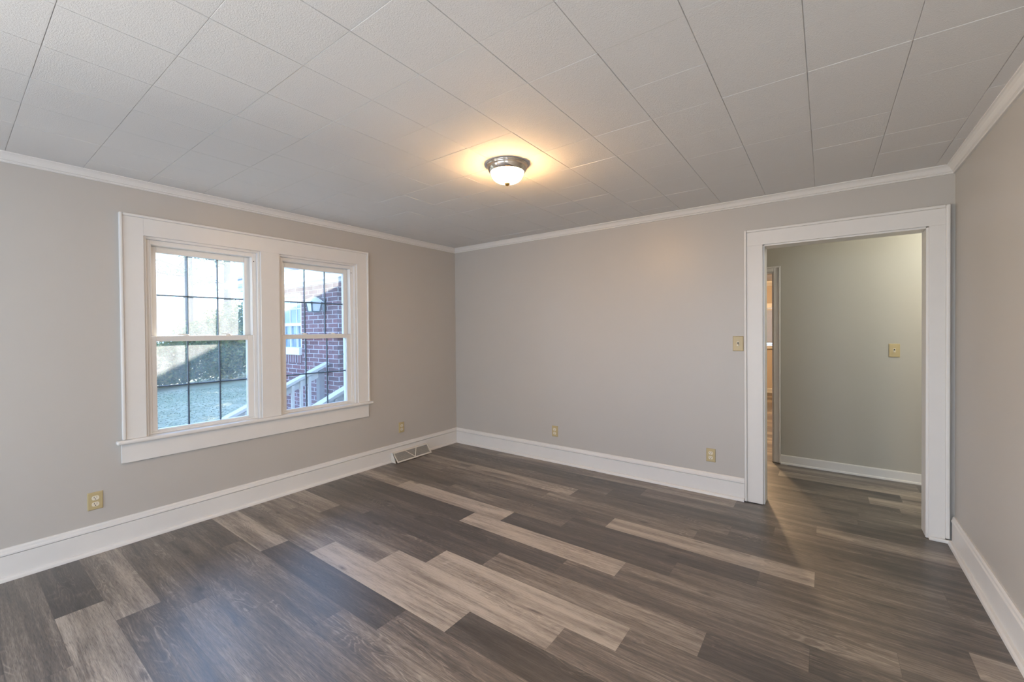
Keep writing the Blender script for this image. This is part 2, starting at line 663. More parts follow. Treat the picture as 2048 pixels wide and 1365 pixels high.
struct(mb.build('ceiling', M['ceiling']), 'white ceiling of square textured tiles', 'ceiling')
struct(MB().box(-0.3, 7.16, D, FAR_Y1 + WT, H, H + 0.12).build('ceiling_hall', M['ceiling']), 'white ceiling over the hall and the far room', 'ceiling')

# floor of vinyl planks: one mesh, every plank a face with its own tone
ROW0, RW, PL = 0.305, 0.1718, 1.176
rows = {
    -1: (1.17, [.42, .45, .40, .40]), 0: (.698, [.18, .66, .40, .40]), 1: (.951, [.60, .27, .45, .40]),
    2: (1.097, [.38, .46, .42, .40]), 3: (.217, [.42, .33, .46, .42, .40]), 4: (.576, [.35, .33, .46, .40]),
    5: (.833, [.70, .20, .42, .35]), 6: (1.095, [.52, .84, .22, .40]), 7: (.346, [.50, .52, .78, .43, .40]),
    8: (.589, [.64, .35, .82, .43, .40]), 9: (.875, [.35, .30, .58, .26]), 10: (.073, [.30, .32, .27, .43, .34]),
    11: (.367, [.30, .22, .82, .50, .48]), 12: (.607, [.68, .76, .25, .40, .72]), 13: (1.007, [.38, .44, .25, .40]),
    14: (.080, [.50, .40, .34, .80, .42]), 15: (.613, [.50, .47, .52, .40, .35]), 16: (.786, [.58, .70, .38, .33]),
    17: (1.026, [.40, .40, .25, .35]), 18: (.078, [.25, .25, .25, .42, .72]), 19: (.740, [.54, .50, .68, .34]),
    23: (.402, [.40, .40, .40, .40, .68]), 24: (.610, [.4, .4, .4, .28, .52]),
}
FX0, FX1 = -0.05, 7.05
verts, faces, tones, seeds, uvs = [], [], [], [], []
k0 = int(math.floor((FY - 0.1 - ROW0) / RW))
k1 = int(math.ceil((FAR_Y1 + 0.05 - ROW0) / RW))
for k in range(k0, k1):
    y0 = ROW0 + RW * k
    y1 = y0 + RW
    if k in rows:
        j0, tl = rows[k]
    else:
        j0, tl = random.uniform(0.05, 1.15), []
    start = j0 - PL
    i = 0
    while start < FX1:
        xa, xb = max(start, FX0), min(start + PL, FX1)
        if xb > xa:
            b = len(verts)
            verts += [(xa, y0, 0), (xb, y0, 0), (xb, y1, 0), (xa, y1, 0)]
            faces.append((b, b + 1, b + 2, b + 3))
            tones.append(tl[i] if i < len(tl) else random.choice([.28, .36, .42, .42, .46, .55, .7]))
            seeds.append(random.random())
            uvs += [(xa - start, 0), (xb - start, 0), (xb - start, RW), (xa - start, RW)]
        start += PL
        i += 1
yb0, yb1 = ROW0 + RW * k0, ROW0 + RW * k1
b = len(verts)
verts += [(FX0, yb0, 0), (FX1, yb0, 0), (FX1, yb1, 0), (FX0, yb1, 0), (FX0, yb0, -.1), (FX1, yb0, -.1), (FX1, yb1, -.1), (FX0, yb1, -.1)]
for q in ((7, 6, 5, 4), (4, 5, 1, 0), (5, 6, 2, 1), (6, 7, 3, 2), (7, 4, 0, 3)):
    faces.append(tuple(b + i for i in q))
    tones.append(.4)
    seeds.append(.5)
    uvs += [(.5, .08)] * 4
me = bpy.data.meshes.new('floor')
me.from_pydata(verts, [], faces)
uvl = me.uv_layers.new(name='plank')
uvl.data.foreach_set('uv', [c for p in uvs for c in p])
for nm, vals in (('tone', tones), ('seed', seeds)):
    at = me.attributes.new(nm, 'FLOAT', 'FACE')
    at.data.foreach_set('value', vals)
me.materials.append(M['floor'])
fo = bpy.data.objects.new('floor', me)
COL.objects.link(fo)
struct(fo, 'grey brown vinyl plank floor running on into the hall', 'floor')

# ------------------------------------------------------------------ baseboards and crown
BASE = [(0, .177), (.007, .177), (.013, .169), (.0145, .158), (.019, .150), (.019, .1415), (.008, .1405), (.008, .1375), (.0155, .1365),
        (.0155, .024), (.027, .0215), (.0335, .014), (.0355, .004), (.0355, 0), (0, 0)]
CROWN = [(0, -.0532), (.011, -.0532), (.0135, -.048), (.011, -.0435), (.0155, -.041), (.019, -.0385), (.0185, -.0345), (.022, -.028),
         (.029, -.017), (.038, -.009), (.0446, -.006), (.0446, 0), (0, 0)]


def run(name, prof, zbase, p0, p1, inward, m0, m1, mat=None, label=None, cat=None):
    """sweep prof from p0 to p1 along a wall; inward = unit normal into the room; m0/m1 = 1 for a mitred inside corner"""
    p0, p1, n = Vector(p0), Vector(p1), Vector(inward)
    t = (p1 - p0).normalized()
    a, b = [], []
    for d, z in prof:
        q0 = p0 + n * d + t * (d * m0)
        q1 = p1 + n * d - t * (d * m1)
        a.append((q0.x, q0.y, zbase + z))
        b.append((q1.x, q1.y, zbase + z))
    o = MB().extrude(None, a, b).build(name, mat or M['trim'], bevel=0.0)
    return struct(o, label, cat)


run('baseboard_left', BASE, 0, (0, FY), (0, D), (1, 0), 1, 1, label='white baseboard along the window wall', cat='baseboard')
run('baseboard_back', BASE, 0, (0, D), (3.142, D), (0, -1), 1, 0, label='white baseboard along the back wall', cat='baseboard')
run('baseboard_right', BASE, 0, (W, FY), (W, D - .022), (-1, 0), 1, 0, label='white baseboard along the right wall', cat='baseboard')
HB = [(0, .090), (.008, .090), (.012, .082), (.012, .018), (.022, .012), (.024, 0), (0, 0)]
run('baseboard_hall', HB, 0, (3.292, HALL_Y1), (7.0, HALL_Y1), (0, -1), 0, 0, label='low white baseboard in the hall', cat='baseboard')
run('baseboard_far', HB, 0, (0, FAR_Y1), (7.0, FAR_Y1), (0, -1), 0, 0, label='white baseboard of the far room', cat='baseboard')
run('trim_1', CROWN, H, (0, FY), (0, D), (1, 0), 1, 1, label='white crown moulding above the windows', cat='crown moulding')
run('trim_2', CROWN, H, (0, D), (W, D), (0, -1), 1, 1, label='white crown moulding along the back wall', cat='crown moulding')
run('trim_3', CROWN, H, (W, FY), (W, D), (-1, 0), 1, 1, label='white crown moulding along the right wall', cat='crown moulding')
run('trim_4', [(0, -.1), (.02, -.1), (.06, -.03), (.06, 0), (0, 0)], H, (0, FAR_Y1), (7, FAR_Y1), (0, -1), 0, 0,
    label='crown moulding of the far room', cat='crown moulding')

# ------------------------------------------------------------------ window casing around both windows
cas = struct(empty('trim_5', (0, 1.606, 0.52)), 'wide white casing with stool and apron round the pair of windows', 'window casing')
CY0, CY1, CZ1 = 0.687, 2.528, 2.146
mb = MB()
mb.box(0, .018, CY0 + .018, WIN[0][0], .675, CZ1 - .018)
mb.box(0, .018, WIN[1][1], CY1 - .018, .675, CZ1 - .018)
mb.box(0, .018, WIN[0][0], WIN[1][1], WZ1, CZ1 - .018)
mb.build('casing_board', M['trim'], cas, bevel=.0015)
mb = MB()
mb.box(0, .018, WIN[0][1], WIN[1][0], .675, WZ1)
mb.build('mullion_board', M['trim'], cas, bevel=.0015)
mb = MB()
mb.box(0, .029, CY0, CY0 + .018, .675, CZ1)
mb.box(0, .029, CY1 - .018, CY1, .675, CZ1)
mb.box(0, .029, CY0 + .018, CY1 - .018, CZ1 - .018, CZ1)
mb.build('back_band', M['trim'], cas, bevel=.006, segs=3)
mb = MB()
mb.box(-.0, .046, CY0 - .03, CY1 + .028, .648, .675)
mb.build('window_stool', M['trim'], cas, bevel=.010, segs=3)
mb = MB()
mb.box(0, .017, CY0 - .004, CY1 - .010, .524, .648)
mb.build('apron', M['trim'], cas, bevel=.0015)
# stool flooring inside each opening and jamb liners are part of the windows


def make_window(name, y0, y1, label):
    w = struct(empty(name, (-.08, (y0 + y1) / 2, WZ0)), label, 'window')
    yc = (y0 + y1) / 2
    # jamb lining of the opening
    mb = MB()
    mb.box(-.20, .0, y0, y0 + .016, WZ0, WZ1)
    mb.box(-.20, .0, y1 - .016, y1, WZ0, WZ1)
    mb.box(-.20, .0, y0 + .016, y1 - .016, WZ1 - .016, WZ1)
    mb.box(-.20, .0, y0 + .016, y1 - .016, WZ0, WZ0 + .015)
    mb.build('jamb_lining', M['trim'], w, bevel=.001)
    # vinyl master frame
    a0, a1 = y0 + .016, y1 - .016
    mb = MB()
    f = .024
    mb.box(-.145, -.028, a0, a0 + f, WZ0 + .015, WZ1 - .016)
    mb.box(-.145, -.028, a1 - f, a1, WZ0 + .015, WZ1 - .016)
    mb.box(-.145, -.028, a0 + f, a1 - f, WZ1 - .046, WZ1 - .016)
    mb.box(-.145, -.028, a0 + f, a1 - f, WZ0 + .015, WZ0 + .027)
    # stop beads in front of the upper sash
    mb.box(-.072, -.028, a0 + f, a0 + f + .008, 1.345, WZ1 - .046)
    mb.box(-.072, -.028, a1 - f - .008, a1 - f, 1.345, WZ1 - .046)
    mb.build('window_frame', M['vinyl'], w, bevel=.002)
    # small black vent latch hole on the right stop
    MB().box(-.0285, -.0265, a1 - f - .001 + .003, a1 - f + .009, WZ1 - .085, WZ1 - .078).build('tilt_latch_hole', M['dark'], w)
    b0, b1 = a0 + f, a1 - f
    # upper sash (outer track)
    gy0, gy1, gz0, gz1 = yc - .274, yc + .280, 1.345, 1.926
    mb = MB()
    mb.box(-.122, -.086, b0, gy0, 1.305, WZ1 - .046)
    mb.box(-.122, -.086, gy1, b1, 1.305, WZ1 - .046)
    mb.box(-.122, -.086, gy0, gy1, gz1, WZ1 - .046)
    mb.box(-.122, -.086, gy0, gy1, 1.305, gz0)
    us = mb.build('upper_sash', M['vinyl'], w, bevel=.003)
    MB().box(-.106, -.102, gy0 - .006, gy1 + .006, gz0 - .006, gz1 + .006).build('pane', M['glass'], us)
    g = MB()
    hw = .0055
    for yy in (gy0 + (gy1 - gy0) * .335, gy0 + (gy1 - gy0) * .68):
        g.box(-.117, -.108, yy - hw, yy + hw, gz0, gz1)
    g.box(-.117, -.108, gy0, gy1, 1.632 - hw, 1.632 + hw)
    g.build('grille', M['muntin'], us, bevel=.002)
    # lower sash (inner track)
    gy0, gy1, gz0, gz1 = yc - .290, yc + .281, .700, 1.306
    mb = MB()
    mb.box(-.080, -.040, b0 - .004, gy0, .687, 1.343)
    mb.box(-.080, -.040, gy1, b1 + .004, .687, 1.343)
    mb.box(-.080, -.040, gy0, gy1, gz1, 1.343)
    mb.box(-.080, -.040, gy0, gy1, .687 - .004, gz0)
    ls = mb.build('lower_sash', M['vinyl'], w, bevel=.003)
    MB().box(-.064, -.060, gy0 - .006, gy1 + .006, gz0 - .006, gz1 + .006).build('pane', M['glass'], ls)
    g = MB()
    for yy in (gy0 + (gy1 - gy0) * .325, gy0 + (gy1 - gy0) * .675):
        g.box(-.076, -.066, yy - hw, yy + hw, gz0, gz1)
    g.box(-.076, -.066, gy0, gy1, .992 - hw, .992 + hw)
    g.build('grille', M['muntin'], ls, bevel=.002)
    # two cam locks on the meeting rail
    for yy in (yc - .115, yc + .155):
        mb = MB()
        mb.lathe([(0, .0), (.021, .0), (.020, .006), (.012, .012), (0, .013)], (-.060, yy, 1.343), 18, sx=.7)
        mb.hexa([(-.064, yy - .052, 1.352), (-.054, yy - .052, 1.352), (-.054, yy, 1.351), (-.064, yy, 1.351),
                 (-.064, yy - .052, 1.357), (-.054, yy - .052, 1.357), (-.054, yy, 1.358), (-.064, yy, 1.358)])
        mb.build('sash_lock', M['vinyl'], w, smooth=False)
    # exterior brickmould around the opening
    mb = MB()
    mb.box(-.225, -.16, y0 - .045, y0 + .002, WZ0 - .05, WZ1 + .05)
    mb.box(-.225, -.16, y1 - .002, y1 + .045, WZ0 - .05, WZ1 + .05)
    mb.box(-.225, -.16, y0, y1, WZ1 - .002, WZ1 + .05)
    mb.box(-.235, -.16, y0, y1, WZ0 - .05, WZ0 + .002)
    mb.build('exterior_trim', M['ext_white'], w)
    return w


make_window('window_1', WIN[0][0], WIN[0][1], 'white double hung window on the left of the pair looking onto the lawn')
make_window('window_2', WIN[1][0], WIN[1][1], 'white double hung window on the right of the pair looking at the brick wing')

# ------------------------------------------------------------------ cased opening to the hall
dr = struct(empty('door_1', (3.72, D, 0)), 'wide white cased doorway open to the hall', 'doorway')
mb = MB()
mb.box(3.163, DX0 - .004, D - .020, D, .006, DZ + .004)
mb.box(DX1 + .004, 4.262, D - .020, D, .010, DZ + .004)
mb.box(3.163, 4.262, D - .020, D, DZ + .004, 2.107)
mb.build('casing_board', M['trim'], dr, bevel=.0015)
mb = MB()
mb.box(3.145, 3.163, D - .031, D, .006, 2.126)
mb.box(4.262, 4.282, D - .031, D, .03, 2.126)
mb.box(3.163, 4.262, D - .031, D, 2.107, 2.126)
mb.build('back_band', M['trim'], dr, bevel=.006, segs=3)
mb = MB()
mb.box(DX0 - .012, DX0 + .008, D - .004, HALL_Y0 + .004, .004, DZ)
mb.box(DX1 - .008, DX1 + .012, D - .004, HALL_Y0 + .004, .004, DZ)
mb.box(DX0 + .008, DX1 - .008, D - .004, HALL_Y0 + .004, DZ - .008, DZ + .012)
mb.build('jamb', M['trim'], dr, bevel=.0015)
mb = MB()
mb.box(DX1 + .004, W, D - .036, D - .019, 0, .024)
mb.build('base_shoe', M['trim'], dr, bevel=.008, segs=3)

# doorway in the hall wall
d2 = struct(empty('door_2', (2.77, HALL_Y1, 0)), 'white cased doorway from the hall into the far room', 'doorway')
mb = MB()
for xa, xb in ((2.240, 2.300), (3.235, 3.295)):
    mb.box(xa, xb, HALL_Y1 - .014, HALL_Y1, .006, 1.982)
    o0 = xb if xa > 3 else xa
    mb.box(min(o0, o0 + (-.016 if xa > 3 else .016)), max(o0, o0 + (-.016 if xa > 3 else .016)), HALL_Y1 - .024, HALL_Y1, .006, 1.982)
mb.box(2.30, 3.235, HALL_Y1 - .014, HALL_Y1, 1.935, 1.982)
mb.box(2.24, 3.295, HALL_Y1 - .024, HALL_Y1, 1.972, 1.988)
mb.build('casing_board', M['trim'], d2, bevel=.003)
mb = MB()
mb.box(3.220, 3.2352, HALL_Y1 - .002, FAR_Y0 + .002, .004, 1.935)
mb.box(2.30, 2.315, HALL_Y1 - .002, FAR_Y0 + .002, .004, 1.935)
mb.box(2.315, 3.220, HALL_Y1 - .002, FAR_Y0 + .002, 1.920, 1.935)
mb.build('jamb', M['trim'], d2, bevel=.002)

# far-room window with its blind
fw = struct(empty('window_3', (2.5, FAR_Y1, 1.0)), 'white framed window of the far room behind a slatted blind', 'window')
mb = MB()
mb.box(1.95, 2.05, FAR_Y1 - .02, FAR_Y1, .99, 1.80)
mb.box(2.95, 3.05, FAR_Y1 - .02, FAR_Y1, .99, 1.80)
mb.box(1.95, 3.05, FAR_Y1 - .02, FAR_Y1, 1.80, 1.90)
mb.build('casing_board', M['trim'], fw, bevel=.002)
MB().box(1.92, 3.08, FAR_Y1 - .06, FAR_Y1 + .05, .935, .995).build('window_sill', M['trim'], fw, bevel=.004)
MB().box(2.05, 2.95, FAR_Y1 + .09, FAR_Y1 + .094, 1.0, 1.80).build('pane', M['glass'], fw)
bl = empty('window_blind', (2.5, FAR_Y1 - .03, 1.0))
tag(bl, 'white slatted blind glimpsed through the hall doorway over the far window', 'blind')
MB().box(2.07, 2.93, FAR_Y1 + .005, FAR_Y1 + .045, 1.755, 1.795).build('head_rail', M['blind'], bl)
mb = MB()
for i in range(26):
    z = 1.06 + i * .0268
    mb.hexa([(2.08, FAR_Y1 + .034, z), (2.92, FAR_Y1 + .034, z), (2.92, FAR_Y1 + .014, z + .029), (2.08, FAR_Y1 + .014, z + .029),
             (2.08, FAR_Y1 + .036, z + .001), (2.92, FAR_Y1 + .036, z + .001), (2.92, FAR_Y1 + .016, z + .030), (2.08, FAR_Y1 + .016, z + .030)])
mb.build('slats', M['blind'], bl)
MB().box(2.08, 2.92, FAR_Y1 + .010, FAR_Y1 + .042, 1.02, 1.038).build('bottom_rail', M['blind'], bl)

# ------------------------------------------------------------------ outlets and switches (built facing -y, wall at y = 0)


def make_outlet():
    r = empty('electrical_outlet', (0, 0, 0))
    mb = MB()
    w, h = .0365, .0555
    a = [(-w, 0, -h), (w, 0, -h), (w, 0, h), (-w, 0, h)]
    b = [(-w + .004, -.0065, -h + .004), (w - .004, -.0065, -h + .004), (w - .004, -.0065, h - .004), (-w + .004, -.0065, h - .004)]
    mb.extrude(None, a, b)
    mb.build('cover_plate', M['ivory'], r, bevel=.0015)
    for s in (1, -1):
        zc = .0195 * s
        n = 24
        pts = []
        for k in range(n):
            t = 2 * PI * k / n
            x, z = .0172 * math.cos(t), .0172 * math.sin(t)
            z = max(-.0132, min(.0132, z))
            pts.append((x, z + zc))
        q = MB().extrude(None, [(x, -.003, z) for x, z in pts], [(x, -.0088, z) for x, z in pts]).build('receptacle', M['ivory_light'], r, world=False)
        hmb = MB()
        hmb.box(-.0074, -.0050, -.0093, -.0080, zc - .0005, zc + .0085)
        hmb.box(.0052, .0072, -.0093, -.0080, zc + .0005, zc + .0080)
        hmb.disc((0, 0, zc - .0068), .0027, .0029, -.0093, -.0080, 12)
        hmb.build('socket_slots', M['dark'], q, world=False)
    MB().disc((0, 0, 0), .0032, .0032, -.0082, -.004, 12).build('screw', M['screw'], r, world=False)
    return r


OUT_GROUP = 'ivory duplex outlets low on the walls'
o1 = make_outlet()
o1.location = (0, .559, .323)
o1.rotation_euler = (0, 0, PI / 2)
tag(o1, 'ivory duplex outlet low on the window wall, nearest the camera, left of the windows', 'outlet', OUT_GROUP)
o2 = copy_thing(o1, (0, 2.927, .335), PI / 2)
tag(o2, 'small ivory outlet on the window wall above the floor vent near the far corner', 'outlet', OUT_GROUP)
o3 = copy_thing(o1, (1.407, D, .318), 0)
tag(o3, 'ivory outlet on the back wall nearer the far corner', 'outlet', OUT_GROUP)
o4 = copy_thing(o1, (2.896, D, .320), 0)
tag(o4, 'ivory outlet on the back wall just left of the doorway casing', 'outlet', OUT_GROUP)


def make_switch():
    r = empty('light_switch', (0, 0, 0))
    w, h = .0385, .0600
    a = [(-w, 0, -h), (w, 0, -h), (w, 0, h), (-w, 0, h)]
    b = [(-w + .004, -.0065, -h + .004), (w - .004, -.0065, -h + .004), (w - .004, -.0065, h - .004), (-w + .004, -.0065, h - .004)]
    MB().extrude(None, a, b).build('cover_plate', M['ivory'], r, world=False, bevel=.0015)
    mb = MB()
    mb.box(-.0085, .0085, -.0078, -.004, -.017, .017)
    yk = mb.build('toggle_surround', M['ivory_light'], r, world=False, bevel=.001)
    MB().box(-.0048, .0048, -.0083, -.0070, -.0115, .0115).build('toggle_slot', M['dark'], yk, world=False)
    MB().hexa([(-.0042, -.006, -.011), (.0042, -.006, -.011), (.0042, -.006, .001), (-.0042, -.006, .001),
               (-.0036, -.021, -.0135), (.0036, -.021, -.0135), (.0036, -.021, -.0060), (-.0036, -.021, -.0060)]
              ).build('toggle', M['ivory_light'], r, world=False, bevel=.0008)
    for z in (.0302, -.0302):
        MB().disc((0, 0, z), .0030, .0030, -.0080, -.004, 12).build('screw', M['screw'], r, world=False)
    return r


s1 = make_switch()
s1.location = (3.099, D, 1.243)
tag(s1, 'ivory toggle light switch on the back wall tight against the doorway casing', 'light switch', 'ivory toggle switches')
s2 = copy_thing(s1, (4.147, HALL_Y1, 1.158), 0)
tag(s2, 'ivory toggle light switch on the hall wall seen through the doorway', 'light switch', 'ivory toggle switches')

# ------------------------------------------------------------------ baseboard register
vt = empty('baseboard_register', (.03, 3.01, 0))
tag(vt, 'off white slanted metal heating register on the floor against the window wall baseboard', 'vent')
V0, V1 = 2.775, 3.245
TX0, TZ = .045, .098       # top lip
BX, BZ = .118, .006        # bottom front edge
mb = MB()
mb.box(.0, TX0, V0 + .004, V1 - .004, TZ - .010, TZ)          # top lip
for y in (V0, V1 - .004):                                       # end cheeks
    mb.extrude(None, [(.010, y, 0.0), (BX - .022, y, 0.0), (TX0 - .004, y, TZ), (.010, y, TZ)],
               [(.010, y + .004, 0.0), (BX - .022, y + .004, 0.0), (TX0 - .004, y + .004, TZ), (.010, y + .004, TZ)])
mb.build('register_housing', M['vent'], vt, bevel=.001)


def slant(u, v, d=0.0):
    """u along y, v 0..1 from the bottom edge up the slanted face, d outwards"""
    x = BX + (TX0 - BX) * v
    z = BZ + (TZ - .006 - BZ) * v
    n = Vector((TZ - BZ, 0, BX - TX0)).normalized()
    return (x + n.x * d, u, z + n.z * d)


def sbox(mb, u0, u1, v0, v1, d0, d1):
    mb.hexa([slant(u0, v0, d0), slant(u1, v0, d0), slant(u1, v1, d0), slant(u0, v1, d0),
             slant(u0, v0, d1), slant(u1, v0, d1), slant(u1, v1, d1), slant(u0, v1, d1)])


mb = MB()
sbox(mb, V0 + .006, V1 + .004, 0, .14, 0, .005)
sbox(mb, V0 + .006, V1 + .004, .95, 1.03, 0, .004)
sbox(mb, V0 + .006, V0 + .020, .14, .95, 0, .004)
sbox(mb, V1 - .010, V1 + .004, .14, .95, 0, .004)
mb.build('face_frame', M['vent'], vt, bevel=.001)
mb = MB()
n = 42
for i in range(n):
    u = V0 + .022 + (V1 - V0 - .036) * (i + .5) / n
    sbox(mb, u - .0019, u + .0019, .14, .95, -.004, .001)
for v in (.30, .46, .62, .78):
    sbox(mb, V0 + .02, V1 - .01, v - .012, v + .012, -.005, -.001)
mb.build('grille', M['vent_mesh'], vt)
uc = (V0 + V1) / 2 + .01
for du, nm in ((-.085, 'brace'), (.062, 'brace')):
    mb = MB()
    a = uc
    b_ = uc + du
    mb.hexa([slant(a - .006, .12, .001), slant(a + .006, .12, .001), slant(b_ + .006, .95, .001), slant(b_ - .006, .95, .001),
             slant(a - .006, .12, .004), slant(a + .006, .12, .004), slant(b_ + .006, .95, .004), slant(b_ - .006, .95, .004)])
    mb.build('brace', M['vent'], vt)
mb = MB()
mb.hexa([slant(uc + .020, .5, -.012), slant(V1 - .012, .14, -.012), slant(V1 - .012, .95, -.012), slant(uc + .045, .95, -.012),
         slant(uc + .020, .5, -.010), slant(V1 - .012, .14, -.010), slant(V1 - .012, .95, -.010), slant(uc + .045, .95, -.010)])
mb.build('damper_plate', M['vent'], vt)
MB().box(.012, .014, V0 + .004, V1 - .004, .004, TZ - .012).build('duct_opening', M['dark'], vt)

# ------------------------------------------------------------------ ceiling light
LC = (2.102, 2.062, H)
cl = empty('ceiling_light', LC)
tag(cl, 'flush ceiling light with nickel rim, glowing frosted glass bowl and brass finial', 'ceiling light')
MB().lathe([(0, 0), (.124, 0), (.128, -.004), (.125, -.010), (.121, -.013), (.122, -.018), (.117, -.032), (.108, -.046), (.104, -.050),
            (.100, -.048), (.096, -.040)], LC, 64).build('canopy', M['chrome'], cl, smooth=True)
prof = [(.0975, -.042), (.0985, -.050)]
for k in range(1, 13):
    t = k / 12 * PI / 2
    prof.append((.0985 * math.cos(t) ** .8 if k < 12 else .001, -.050 - .062 * math.sin(t)))
MB().lathe(prof, LC, 64).build('glass_bowl', M['lamp'], cl, smooth=True)
MB().lathe([(.001, -.106), (.016, -.1085), (.0185, -.114), (.017, -.119), (.011, -.124), (.006, -.128), (.0005, -.130)], LC, 24
           ).build('finial', M['brass'], cl, smooth=True)

# ------------------------------------------------------------------ outside: ground, wing, stairs, hedge, trees
GZ = -0.62


def ground_z(x, y):
    return GZ + 0.012 * max(0, -x - 6) + .04 * math.sin(x * .7) * math.cos(y * .5)


mb = MB()
xs = [-60, -45, -34, -28] + [-25 + i * .8 for i in range(31)] + [-.17]
ys = [-25, -15, -8] + [-4 + i * .8 for i in range(24)] + [18, 26, 40]
vi = {}
for i, x in enumerate(xs):
    for j, y in enumerate(ys):
        vi[i, j] = len(mb.v)
        mb.v.append((x, y, ground_z(x, y)))
for i in range(len(xs) - 1):
    for j in range(len(ys) - 1):
        mb.f.append((vi[i, j], vi[i + 1, j], vi[i + 1, j + 1], vi[i, j + 1]))
        mb.mi.append(0)
struct(mb.build('yard_ground', M['ground'], smooth=True), 'patchy winter lawn outside the windows', 'lawn')
MB().box(-WT - .0, -.0, FY - WT, FAR_Y1, GZ - .1, 0).build('trim_6', M['brick'])
struct(bpy.data.objects['trim_6'], 'brick foundation under the window wall', 'foundation')

rg = random.Random(3)
mb = MB()
for i in range(12000):
    x = rg.uniform(-13.6, -5.7)
    y = rg.uniform(1.6, 7.4)
    z = ground_z(x, y)
    a = rg.uniform(0, PI)
    h = rg.uniform(.010, .025)
    w = rg.uniform(.010, .022)
    dx, dy = math.cos(a) * w, math.sin(a) * w
    lx, ly = rg.uniform(-.07, .07), rg.uniform(-.07, .07)
    mb.face([(x - dx, y - dy, z), (x + dx, y + dy, z), (x + lx, y + ly, z + h)])
tag(mb.build('lawn_grass', M['grass']), 'short grass blades on the lawn outside the left window', 'grass', kind='stuff')

# brick wing of the house
WY = 3.75
WX0, WX1 = -5.55, -.17
wg = empty('house_wing', (-2.9, WY, GZ))
tag(wg, 'red brick wing of the house with white eaves, seen through the right window', 'house')
mb = MB()
wx0, wx1, wz0, wz1 = -4.75, -3.69, 1.03, 2.06      # window hole
dx0, dx1, dz0, dz1 = -2.575, -1.62, .0, 2.06        # door hole
xs = [WX0, wx0, wx1, dx0, dx1, WX1]
for a, b in zip(xs[:-1], xs[1:]):
    if a == wx0:
        mb.box(a, b, WY, WY + .2, GZ - .2, wz0 - .20)
        mb.box(a, b, WY, WY + .2, wz1, 2.5)
    elif a == dx0:
        mb.box(a, b, WY, WY + .2, GZ - .2, dz0)
        mb.box(a, b, WY, WY + .2, dz1, 2.5)
    else:
        mb.box(a, b, WY, WY + .2, GZ - .2, 2.5)
mb.box(WX0, WX0 + .2, WY + .2, 10.0, GZ - .2, 2.5)
mb.box(WX1 - .2, WX1, WY + .2, 10.0, GZ - .2, 2.5)
mb.box(WX0, WX1, 10.0, 10.2, GZ - .2, 2.5)
mb.build('brick_wall', M['brick'], wg)
MB().box(wx0, wx1 + .0, WY - .012, WY + .2, wz0 - .20, wz0 - .06).build('soldier_course', M['soldier'], wg)
MB().box(wx0 - .03, wx1 + .0, WY - .05, WY + .2, wz0 - .06, wz0 + .07).build('window_sill', M['ext_white'], wg, bevel=.004)
mb = MB()
mb.box(wx0, wx0 + .05, WY + .01, WY + .16, wz0 + .07, wz1)
mb.box(wx1 - .05, wx1, WY + .01, WY + .16, wz0 + .07, wz1)
mb.box(wx0, wx1, WY + .01, WY + .16, wz1 - .05, wz1)
mb.box(wx0 + .05, wx1 - .05, WY + .03, WY + .12, 1.48, 1.535)
wf = mb.build('window_frame', M['ext_white'], wg)
MB().box(wx0 + .05, wx1 - .05, WY + .09, WY + .095, wz0 + .07, 1.48).build('lower_pane', M['dark_glass'], wf)
MB().box(wx0 + .05, wx1 - .05, WY + .07, WY + .075, 1.535, wz1 - .05).build('upper_pane', M['dark_glass'], wf)
g = MB()
for k in range(1, 4):
    x = wx0 + .05 + (wx1 - wx0 - .1) * k / 4
    g.box(x - .009, x + .009, WY + .06, WY + .09, wz0 + .07, wz1 - .05)
for z in (1.29, 1.79):
    g.box(wx0 + .05, wx1 - .05, WY + .06, WY + .09, z - .009, z + .009)
g.build('window_grid', M['ext_white'], wf)
dd = MB().box(dx0 + .01, dx1 - .01, WY + .09, WY + .135, .01, dz1 - .01).build('door', M['ext_white'], wg, bevel=.003)
hd = MB()
hd.box(dx0 + .052, dx0 + .088, WY + .072, WY + .090, .875, 1.095)
hd.box(dx0 + .035, dx0 + .135, WY + .035, WY + .052, 1.005, 1.022)
hd.box(dx0 + .060, dx0 + .078, WY + .035, WY + .078, 1.004, 1.023)
hd.build('door_handle', M['black'], dd, bevel=.003)
MB().box(dx0, dx1, WY - .04, WY + .2, -.045, .01).build('door_threshold', M['ext_white'], wg)
# frieze, soffit, fascia, gutter, roof
EX0, EX1 = WX0 - .35, -.175
MB().box(EX0 + .3, EX1, WY - .022, WY, 2.16, 2.34).build('frieze_board', M['ext_white'], wg)
MB().box(EX0, EX1, 3.44, WY, 2.205, 2.225).build('soffit', M['ext_white'], wg)
MB().box(EX0, EX1, 3.42, 3.445, 2.165, 2.335).build('fascia', M['ext_white'], wg)
mb = MB()
gp = [(3.42, 2.34), (3.42, 2.235), (3.36, 2.235), (3.325, 2.28), (3.32, 2.338), (3.328, 2.338), (3.333, 2.285), (3.364, 2.243), (3.412, 2.243), (3.412, 2.34)]
mb.extrude(None, [(EX0, y, z) for y, z in gp], [(EX1, y, z) for y, z in gp])
mb.build('gutter', M['ext_white'], wg)
mb = MB()
rp = [(3.38, 2.345), (7.0, 3.95), (10.6, 2.345), (10.6, 2.40), (7.0, 4.02), (3.38, 2.39)]
mb.extrude(None, [(EX0, y, z) for y, z in rp], [(EX1, y, z) for y, z in rp])
mb.build('roof', M['shingle'], wg)
mb = MB()
gp = [(WY, 2.5), (10.2, 2.5), (7.0, 3.93)]
mb.extrude(None, [(WX0, y, z) for y, z in gp], [(WX0 + .15, y, z) for y, z in gp])
mb.build('gable', M['ext_white'], wg)

